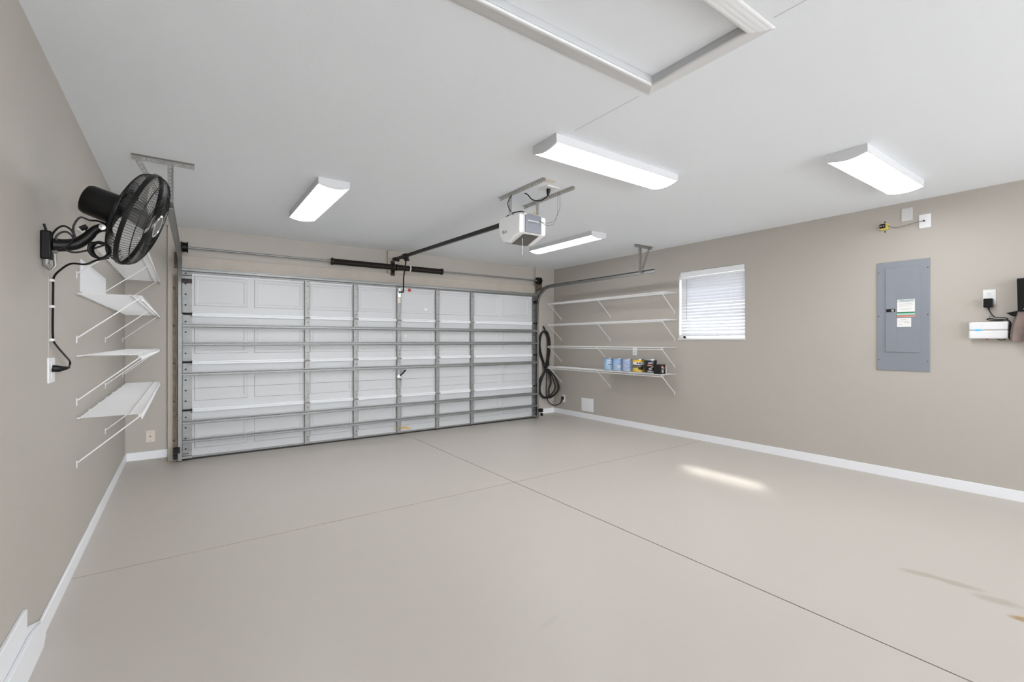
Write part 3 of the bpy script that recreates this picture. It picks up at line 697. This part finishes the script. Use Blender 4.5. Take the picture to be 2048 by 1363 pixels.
MB().box(5.866, 5.879, 3.9535, 3.9548, zt+.006, zt+.120).build('pale_edge', prw, bc)

# ------------------------------------------------------------------ electrical panel
ep = empty('electrical_panel', (W, 1.452, 1.02), 'grey steel electrical panel with labels on the right wall', 'electrical panel')
MB().box(W-.010, W, 1.253, 1.651, 1.02, 2.055).build('cover', M['panel'], ep, bevel=.004)
dr = MB().box(W-.016, W-.008, 1.326, 1.580, 1.193, 1.995).build('door', M['panel'], ep, bevel=.002)
MB().box(W-.018, W-.015, 1.498, 1.578, 1.20, 1.99).build('pressed_strip', M['panel'], dr, bevel=.001)
for z in (1.29, 1.60, 1.90): MB().tube([(W-.014, 1.325, z-.02), (W-.014, 1.325, z+.02)], .005, 8).build('hinge', M['panel'], dr, smooth=True)
la = MB().box(W-.022, W-.014, 1.505, 1.572, 1.575, 1.605).build('latch', M['black'], dr, bevel=.002)
MB().box(W-.0235, W-.0215, 1.512, 1.532, 1.579, 1.601).build('latch_key', M['tin'], la)
mb = MB()
for y, z in ((1.635, 1.96), (1.635, 1.54), (1.635, 1.12), (1.27, 1.97), (1.27, 1.54), (1.27, 1.115)): mb.lathe([(0, .003), (.005, .002), (.006, 0)], (W-.010, y, z), (-1, 0, 0), 8)
mb.build('cover_screw', M['charcoal'], ep)
stk = MB().box(W-.0195, W-.018, 1.358, 1.490, 1.525, 1.69).build('notice_label', M['paper2'], dr)
xs = W-.0198
MB().box(xs-.0004, xs, 1.359, 1.489, 1.572, 1.66).build('notice_body', M['paper'], stk)
for z0, z1, m_ in ((1.560, 1.572, 'green'), (1.543, 1.560, 'mint'), (1.528, 1.543, 'orange')): MB().box(xs-.0004, xs, 1.358, 1.490, z0, z1).build('print_band', M[m_], stk)
text_mb('MTCOV7', .024, (xs, 1.468, 1.668), (0, -1, 0), (0, 0, 1), .0008).build('lettering', M['ink'], stk)
for z, a, b in ((1.648, 1.375, 1.478), (1.636, 1.368, 1.478), (1.624, 1.39, 1.478), (1.600, 1.38, 1.47), (1.590, 1.40, 1.47)): MB().box(xs-.0008, xs-.0004, a, b, z, z+.0025).build('small_print', M['greyink'], stk)
st2 = MB().box(W-.0195, W-.018, 1.385, 1.490, 1.432, 1.515).build('circuit_label', M['paper'], dr)
for z, a, b in ((1.500, 1.42, 1.46), (1.485, 1.40, 1.48), (1.470, 1.395, 1.44), (1.455, 1.45, 1.48)): MB().box(xs-.0004, xs, a, b, z, z+.003).build('small_print', M['greyink'], st2)
# ------------------------------------------------------------------ wall plates
def plate_right(y0, y1, z0, z1, label, name='wall_plate', m='plastic', cat='wall plate'):
    p = empty(name, (W, (y0+y1)/2, z0), label, cat)
    MB().box(W-.007, W, y0, y1, z0, z1).build('plate', M[m], p, bevel=.0025); return p
plate_right(1.380, 1.461, 2.421, 2.543, 'blank white wall plate just under the ceiling, above the cable', 'blank_plate', 'plate_grey')
wp = plate_right(1.249, 1.333, 2.332, 2.457, 'glossy white wall plate with a grey cable leaving its centre', 'cable_plate')
MB().lathe([(0, .004), (.008, .004), (.008, 0)], (W-.007, 1.297, 2.398), (-1, 0, 0), 10).build('cable_hole', M['black'], wp)
mb = MB(); mb.tube(spline([(W-.010, 1.297, 2.398), (W-.03, 1.34, 2.392), (W-.035, 1.42, 2.375), (W-.03, 1.50, 2.372), (W-.03, 1.56, 2.405), (W-.014, 1.590, 2.435)]), .0032, 6)
mb.build('cable', M['gwire'], wp, smooth=True)
tr = empty('doorbell_transformer', (W, 1.586, 2.338), 'small yellow and black transformer on a steel plate near the ceiling', 'transformer')
MB().box(W-.003, W, 1.549, 1.623, 2.338, 2.459).build('steel_plate', M['perf2'], tr, bevel=.002)
MB().box(W-.032, W-.003, 1.556, 1.626, 2.368, 2.428).build('coil_wrap', M['wallyel'], tr, bevel=.006)
MB().box(W-.036, W-.028, 1.575, 1.622, 2.385, 2.425).build('core', M['black'], tr, bevel=.003)
for y in (1.588, 1.608): MB().lathe([(0, .004), (.006, .003), (.006, 0)], (W-.036, y, 2.405), (-1, 0, 0), 10).build('terminal', M['chrome'], tr, smooth=True)
for z in (2.352, 2.446): MB().lathe([(0, .003), (.006, .002), (.006, 0)], (W-.003, 1.586, z), (-1, 0, 0), 10).build('screw', M['black'], tr)
def outlet(y0, y1, z0, z1, label, both=True):
    p = plate_right(y0, y1, z0, z1, label, 'wall_outlet', cat='outlet')
    yc = (y0+y1)/2; h = z1-z0
    for zz in ((z0+h*.3, z0+h*.7) if both else (z0+h*.7,)):
        r_ = MB().box(W-.009, W-.006, yc-.017, yc+.017, zz-.015, zz+.015).build('receptacle', M['plastic'], p, bevel=.004)
        for a in (-.007, .007): MB().box(W-.0096, W-.0088, yc+a-.001, yc+a+.001, zz, zz+.009).build('slot', M['charcoal'], r_)
        MB().lathe([(0, .0006), (.0028, .0006)], (W-.009, yc, zz-.007), (-1, 0, 0), 8).build('ground_hole', M['charcoal'], r_)
    return p
outlet(4.594, 4.672, 1.085, 1.205, 'white outlet on the right wall just above the yellow can')
ou = outlet(.836, .914, 1.603, 1.731, 'white outlet above the white control box, black adapter plugged in', False)
ad = empty('power_adapter', (W-.03, .873, 1.575), 'black power adapter plugged in above the white control box', 'adapter')
MB().box(W-.05, W-.009, .849, .905, 1.580, 1.655).build('body', M['black'], ad, bevel=.006)
MB().tube([(W-.03, .876, 1.582), (W-.03, .872, 1.558)], [.008, .004], 8).build('strain_relief', M['black'], ad)
mb = MB(); mb.tube(spline([(W-.03, .872, 1.56), (W-.028, .861, 1.53), (W-.025, .84, 1.50), (W-.025, .80, 1.493), (W-.025, .775, 1.488), (W-.025, .765, 1.478), (W-.025, .80, 1.470), (W-.03, .85, 1.472), (W-.03, .885, 1.480), (W-.028, .87, 1.488), (W-.03, .83, 1.480), (W-.028, .785, 1.474), (W-.012, .755, 1.46), (W-.012, .748, 1.40), (W-.012, .757, 1.345), (W-.02, .775, 1.33)]), .0038, 6)
mb.build('cord', M['black'], ad, smooth=True)
MB().tube(spline([(W-.02, .872, 1.50), (W-.04, .865, 1.512), (W-.02, .858, 1.505)]), .004, 6).build('twist_tie', M['tin'], ad)
cb = empty('control_box', (W, .874, 1.319), 'white rounded control box with a blue light strip on the right wall', 'control box')
MB().box(W-.052, W, .758, .992, 1.392, 1.459).build('upper_shell', M['plastic'], cb, bevel=.010, seg=4)
MB().box(W-.052, W, .758, .992, 1.319, 1.389).build('lower_shell', M['plastic'], cb, bevel=.010, seg=4)
MB().box(W-.049, W-.005, .763, .987, 1.372, 1.41).build('core', M['greyink'], cb)
MB().lathe([(0, -.002), (.016, -.001), (.019, .0012), (.021, -.001)], (W-.0525, .927, 1.425), (-1, 0, 0), 24).build('round_button', M['plastic'], cb, smooth=True)
MB().prism([(.915, 1.386), (.945, 1.383), (.968, 1.391), (.945, 1.398), (.915, 1.396)], 0, W-.054, W-.045).build('blue_light', M['led'], cb, bevel=.001)
mb = MB(); mb.tube([(W-.025, .885, 1.322), (W-.025, .885, 1.309)], .006, 6); mb.build('orange_terminal', mat('orange_terminal', (190,96,60), .5), cb)
MB().tube(spline([(W-.02, .83, 1.322), (W-.022, .81, 1.309), (W-.022, .79, 1.308), (W-.02, .775, 1.322)]), .003, 6).build('bottom_lead', M['black'], cb, smooth=True)
# black case with brown suede flap hanging at the frame's edge
tp = empty('tool_pouch', (W-.03, .66, 1.30), 'black pouch with a brown suede flap hanging at the right edge', 'pouch')
MB().prism([(.55, 1.535), (.702, 1.535), (.708, 1.80), (.55, 1.80)], 0, W-.09, W-.005).build('black_case', M['black'], tp, bevel=.006)
MB().lathe([(0, .004), (.006, .003), (.008, 0)], (W-.09, .664, 1.552), (-1, 0, 0), 12).build('stud', M['chrome'], tp, smooth=True)
mb = MB(); vs = []
rows = [(1.545, .715, .59), (1.50, .722, .60), (1.45, .738, .612), (1.39, .745, .628), (1.34, .748, .642), (1.302, .744, .655)]
for k, (z, ya, yb) in enumerate(rows):
    for q in range(7):
        y = ya+(yb-ya)*q/6; vs.append((W-.055-.018*math.sin(q*1.1+.4)-.006*k+(.03 if q == 0 else 0), y, z - .012*(q/6)))
n = len(vs); vs += [(W-.010, v[1], v[2]) for v in vs[:]]
fs = [(r*7+q, r*7+q+1, r*7+7+q+1, r*7+7+q) for r in range(5) for q in range(6)]
fs += [(n+r*7+q, n+r*7+q+1, n+r*7+7+q+1, n+r*7+7+q) for r in range(5) for q in range(6)]
rim = list(range(7)) + [r*7+6 for r in range(1, 6)] + [5*7+q for q in range(5, -1, -1)] + [r*7 for r in range(4, 0, -1)]
fs += [(rim[k], rim[(k+1) % len(rim)], rim[(k+1) % len(rim)]+n, rim[k]+n) for k in range(len(rim))]
mb.add(vs, fs); mb.build('suede_flap', M['brown'], tp, smooth=True)
MB().prism([(.772, 1.528), (.70, 1.545), (.69, 1.49), (.735, 1.50)], 0, W-.055, W-.04).build('pointed_tab', M['black'], tp, bevel=.002)
MB().prism([(.752, 1.44), (.762, 1.33), (.750, 1.306), (.735, 1.302), (.735, 1.44)], 0, W-.05, W-.01).build('dark_edge_strap', M['black'], tp, bevel=.003)
# low plates
p = plate_right(5.50, 5.775, .120, .340, 'square white access cover low on the wall under the shelves', 'access_cover', cat='wall plate')
MB().box(W-.009, W-.006, 5.52, 5.755, .14, .32).build('inner_panel', M['plastic'], p, bevel=.002)
outlet(6.190, 6.270, .215, .345, 'white outlet near the back right corner with the coiled cable plugged in')
# beige plate left of the door
pl = empty('cable_jack', (.218, D, .182), 'beige jack plate low on the wall left of the garage door', 'wall plate')
MB().box(.178, .257, D-.007, D, .184, .313).build('plate', M['ivory'], pl, bevel=.0025)
MB().lathe([(0, .006), (.007, .005), (.007, 0)], (.217, D-.007, .249), (0, -1, 0), 12).build('jack', M['charcoal'], pl)
mb = MB()
for z in (.203, .294): mb.lathe([(0, .002), (.004, .001), (.004, 0)], (.217, D-.007, z), (0, -1, 0), 8)
mb.build('screw', M['galvd'], pl)
# pale patch plate behind left shelves
bp = empty('cover_plate', (0, 4.37, 1.59), 'pale square access panel on the left wall between the shelves', 'wall plate')
MB().box(0, .006, 3.82, 4.93, 1.60, 1.80).build('plate', M['white'], bp, bevel=.002)

# ------------------------------------------------------------------ coiled cable by the back right corner
hc = empty('cable_coil', (5.79, 6.44, .2), 'thick black cable coiled on a hook beside the garage door', 'cable')
up = [(5.799,.822),(5.73,.958),(5.672,1.136),(5.665,1.313),(5.712,1.445),(5.788,1.478),(5.855,1.421),(5.885,1.269),(5.880,1.108),(5.857,.955)]
lo = [(5.696,.604),(5.655,.447),(5.696,.337),(5.788,.282),(5.88,.30),(5.93,.37),(5.955,.479),(5.935,.606),(5.90,.72)]
for k in range(5):
    q = (k-2)*.014; rj = random.Random(k)
    cx, cz = 5.775, 1.15
    pts = []
    for x, z in up[1:]:
        s_ = 1 + q/.12*.8
        pts.append((cx+(x-cx)*s_, 6.450-.012*(k % 3), z + (.02*rj.random() if z < 1.3 else -abs(q)*.6)))
    pts.append((5.815+q, 6.42-.01*(k % 2), .84))
    cx2, cz2 = 5.80, .5; w_ = 1 + q/.14
    for x, z in (lo if k % 2 == 0 else [(x_-.02, z_+.03) for x_, z_ in lo[:5]] + [(5.87, .42), (5.89, .55), (5.88, .68), (5.85, .76)]):
        yy = 6.44 - max(0, x-5.87)*1.6 - .012*(k % 3)
        pts.append((cx2+(x-cx2)*w_+q*.3, yy, z+rj.uniform(-.02, .02)))
    pts.append((5.79+q, 6.42, .84))
    MB().tube(spline(pts, 6, closed=True), .0125, 7, closed=True).build('cable_loop', M['rubber'], hc, smooth=True)
MB().tube(spline([(5.805, 6.40, .84), (5.80, 6.41, .70), (5.79, 6.41, .465), (5.80, 6.41, .31), (5.86, 6.40, .19), (5.92, 6.33, .155), (5.985, 6.27, .185), (6.005, 6.25, .235), (6.015, 6.245, .26)]), .0095, 7).build('cable_tail', M['rubber'], hc, smooth=True)
MB().tube([(6.0, 6.248, .215), (6.018, 6.243, .262)], [.011, .016], 10).build('plug_sleeve', M['rubber'], hc, smooth=True)
mb = MB(); mb.box(6.012, 6.039, 6.215, 6.262, .262, .315); mb.build('plug', M['dark'], hc, bevel=.004)
mb = MB(); mb.tube([(5.782, 6.49, 1.56), (5.782, 6.46, 1.54), (5.782, 6.42, 1.47), (5.782, 6.40, 1.455), (5.782, 6.395, 1.475)], [.012, .012, .010, .008, .006], 8); mb.build('hook', M['black'], hc, smooth=True)
MB().tube(spline([(5.76, 6.40, .845), (5.80, 6.375, .85), (5.85, 6.40, .845), (5.80, 6.455, .85)], 5, closed=True), .008, 6, closed=True).build('tie_strap', M['rubber'], hc)

# ------------------------------------------------------------------ wall-mounted fan
fan = empty('wall_fan', (0, 2.88, 1.72), 'black wall-mounted drum fan with wire grilles on the left wall', 'fan')
fc = Vector((.338, 2.933, 1.898)); fn = Vector((.93, -.09, -.345)).normalized()
fu = (Vector((0, 0, 1)) - fn*fn.z).normalized(); fw = fn.cross(fu)
def FP(r, t, a): return fc + fn*a + (fu*math.cos(t) + fw*math.sin(t))*r
R_ = .232
front = [(.058, .070), (.12, .068), (.18, .060), (.215, .044), (R_-.002, .022), (R_, .002)]
rear = [(.085, -.075), (.13, -.073), (.18, -.063), (.215, -.047), (R_-.004, -.024), (R_, -.004)]
def grille(prof, nm, nw, twist, rings):
    mb = MB(); n = nw
    for k in range(n):
        t0 = 2*PI*k/n
        pts = [FP(r, t0 + twist*(1-(r/R_)), a) for r, a in prof]
        mb.tube(spline(pts, 3), .0011, 4, cap=False)
    for r, a, wr in rings:
        mb.tube([FP(r, 2*PI*k/48, a) for k in range(48)], wr, 5, closed=True)
    return mb.build(nm, M['blackm'], fan)
grille(front, 'front_grille', 110, .35, [(.215, .044, .0022), (.16, .065, .002), (.10, .069, .002), (R_, .004, .004)])
grille(rear, 'rear_grille', 90, -.2, [(.215, -.047, .0022), (.16, -.069, .002), (.12, -.074, .002)])
MB().lathe([(R_-.003, -.009), (R_+.006, -.009), (R_+.007, 0), (R_+.006, .009), (R_-.003, .009)], fc, fn, 64).build('rim_band', M['blackm'], fan, smooth=True)
mb = MB(); mb.lathe([(0, .076), (.046, .076), (.050, .072), (.058, .068), (.058, .062), (0, .062)], fc, fn, 32); mb.build('badge', M['charcoal'], fan, smooth=True)
MB().lathe([(.050, .073), (.054, .078), (.059, .075), (.059, .066)], fc, fn, 36).build('badge_ring', M['chrome'], fan, smooth=True)
MB().lathe([(0, -.070), (.100, -.070), (.104, -.075), (.100, -.082), (0, -.082)], fc, fn, 32).build('rear_plate', M['black'], fan, smooth=True)
MB().lathe([(0, -.222), (.050, -.222), (.064, -.216), (.070, -.202), (.073, -.13), (.076, -.081), (0, -.081)], fc, fn, 32).build('motor_housing', M['black'], fan, smooth=True)
MB().lathe([(0, .040), (.030, .038), (.045, .026), (.048, -.035), (.03, -.05), (.012, -.075), (0, -.075)], fc, fn, 24).build('hub', M['charcoal'], fan, smooth=True)
for b in range(3):
    mb = MB(); nr, na = 7, 7; vs = []
    for i in range(nr):
        r = .04 + (.205-.04)*i/(nr-1); spread = .35+.25*math.sin(PI*min(1, i/(nr-1)*.9))
        for j in range(na):
            q = j/(na-1)-.5; t = 2*PI*b/3 + .35 + q*spread*2.2*(1-.15*i/nr) + .12*i/nr
            vs.append(FP(r, t, -.01 + q*.075*(1-.35*i/nr) + .012*math.cos(q*PI)))
    n = len(vs); vs += [v + fn*.0015 for v in vs]
    fs = [(i*na+j, i*na+j+1, (i+1)*na+j+1, (i+1)*na+j) for i in range(nr-1) for j in range(na-1)]
    fs += [tuple(n+q for q in f) for f in fs[:]]
    rim = list(range(na)) + [i*na+na-1 for i in range(1, nr)] + [(nr-1)*na+j for j in range(na-2, -1, -1)] + [i*na for i in range(nr-2, 0, -1)]
    fs += [(rim[k], rim[(k+1) % len(rim)], rim[(k+1) % len(rim)]+n, rim[k]+n) for k in range(len(rim))]
    mb.add(vs, fs); mb.build('blade', M['blade'], fan, smooth=True)
MB().box(0, .036, 2.855, 2.905, 1.662, 1.788).build('wall_bracket', M['black'], fan, bevel=.006)
ya = 2.905
mb = MB(); arm = spline([(.034, ya-.02, 1.730), (.072, ya-.01, 1.734), (.112, ya, 1.748), (.145, ya, 1.778), (.165, ya, 1.805)], 6)
mb.tube(arm, [.030 - .010*k/(len(arm)-1) for k in range(len(arm))], 14); mb.build('lower_arm', M['black'], fan, smooth=True)
mb = MB(); mb.tube(spline([(.150, ya, 1.785), (.178, ya+.003, 1.822), (.205, ya+.008, 1.836), (.232, ya+.015, 1.836)], 6), .019, 12)
mb.tube([(.220, ya+.012, 1.836), tuple(fc - fn*.10 + Vector((0, 0, -.055)))], .022, 12); mb.build('upper_arm', M['black'], fan, smooth=True)
MB().lathe([(0, .006), (.013, .005), (.015, 0)], (.203, ya-.013, 1.834), (0, -1, 0), 16).build('pivot_cap', M['chrome'], fan, smooth=True)
mb = MB(); mb.tube([(.148, ya-.005, 1.832), (.126, ya-.008, 1.816)], .011, 10); mb.tube([(.162, ya, 1.80), (.140, ya-.006, 1.82)], .005, 8); mb.build('clamp_knob', M['black'], fan, smooth=True)
mb = MB(); mb.tube([(.030, ya-.02, 1.700), (.052, ya-.025, 1.700)], .009, 10); mb.tube([(.040, ya-.01, 1.69), (.043, ya-.01, 1.638), (.032, ya-.01, 1.622)], .007, 8); mb.tube([(.018, ya-.03, 1.67), (.016, ya-.03, 1.638), (.034, ya-.03, 1.622)], .012, 8); mb.build('pull_switch', M['galvd'], fan, smooth=True)
MB().tube([(.018, ya-.03, 1.785), (.010, ya-.03, 1.818)], .005, 8).build('switch_toggle', M['black'], fan)
cd = [(.238, 2.93, 1.83), (.19, 2.90, 1.845), (.160, 2.885, 1.842), (.128, 2.875, 1.848), (.106, 2.87, 1.80), (.112, 2.87, 1.755), (.10, 2.865, 1.785), (.075, 2.865, 1.80), (.05, 2.865, 1.78), (.035, 2.87, 1.74), (.06, 2.87, 1.70), (.09, 2.87, 1.715), (.105, 2.875, 1.75), (.085, 2.87, 1.775), (.06, 2.87, 1.765), (.05, 2.87, 1.735), (.09, 2.88, 1.69), (.14, 2.90, 1.70), (.215, 2.90, 1.755)]
MB().tube(spline([(x, y, z+.016) for x, y, z in cd[:-1]] + [cd[-1]], 5), .0042, 6).build('cord_on_arm', M['black'], fan, smooth=True)
lp = []
for k in range(26):
    a = 2*PI*k/10 + 2.2; lp.append((.190+.033*math.cos(a)+.0007*k, 2.86+.0009*k, 1.722+.038*math.sin(a)))
lp = [(.215, 2.90, 1.755)] + lp + [(.178, 2.90, 1.676), (.135, 2.96, 1.662), (.085, 2.97, 1.662), (.045, 3.0, 1.635), (.016, 3.03, 1.60), (.012, 3.04, 1.55), (.012, 3.035, 1.46), (.012, 3.03, 1.38), (.012, 3.04, 1.31), (.014, 3.09, 1.28), (.02, 3.26, 1.225), (.022, 3.37, 1.19), (.028, 3.30, 1.165), (.04, 3.14, 1.168), (.045, 3.06, 1.168)]
MB().tube(spline(lp, 5), .0046, 6).build('cord_on_wall', M['black'], fan, smooth=True)
MB().tube([(.010, 3.045, 1.170), (.030, 3.05, 1.168), (.055, 3.06, 1.170), (.062, 3.075, 1.172)], [.017, .016, .008, .005], 10).build('cord_plug', M['black'], fan, smooth=True)
for z, nm in ((1.585, 'highest'), (1.462, 'middle'), (1.305, 'lowest')):
    cc = MB(); cc.box(0, .017, 3.022, 3.05, z-.006, z+.006)
    tag(cc.build('cable_clip', M['white'], bevel=.002), 'small white clip holding the fan cord to the wall, %s of three' % nm, 'clip', 'cable clips under the fan')
lo_ = empty('wall_outlet', (0, 3.05, 1.10), 'white outlet plate on the left wall below the fan, seen edge-on', 'outlet')
MB().box(0, .007, 2.985, 3.11, 1.103, 1.222).build('plate', M['plastic'], lo_, bevel=.0025)
for z in (1.14, 1.185): MB().box(.006, .009, 3.03, 3.065, z-.015, z+.015).build('receptacle', M['plastic'], lo_, bevel=.004)
struct(MB().box(0, .003, 3.010, 3.018, 1.222, 1.60).build('trim_7', M['wall']))

for o in bpy.data.objects:
    if '_o' in o.keys(): del o['_o']
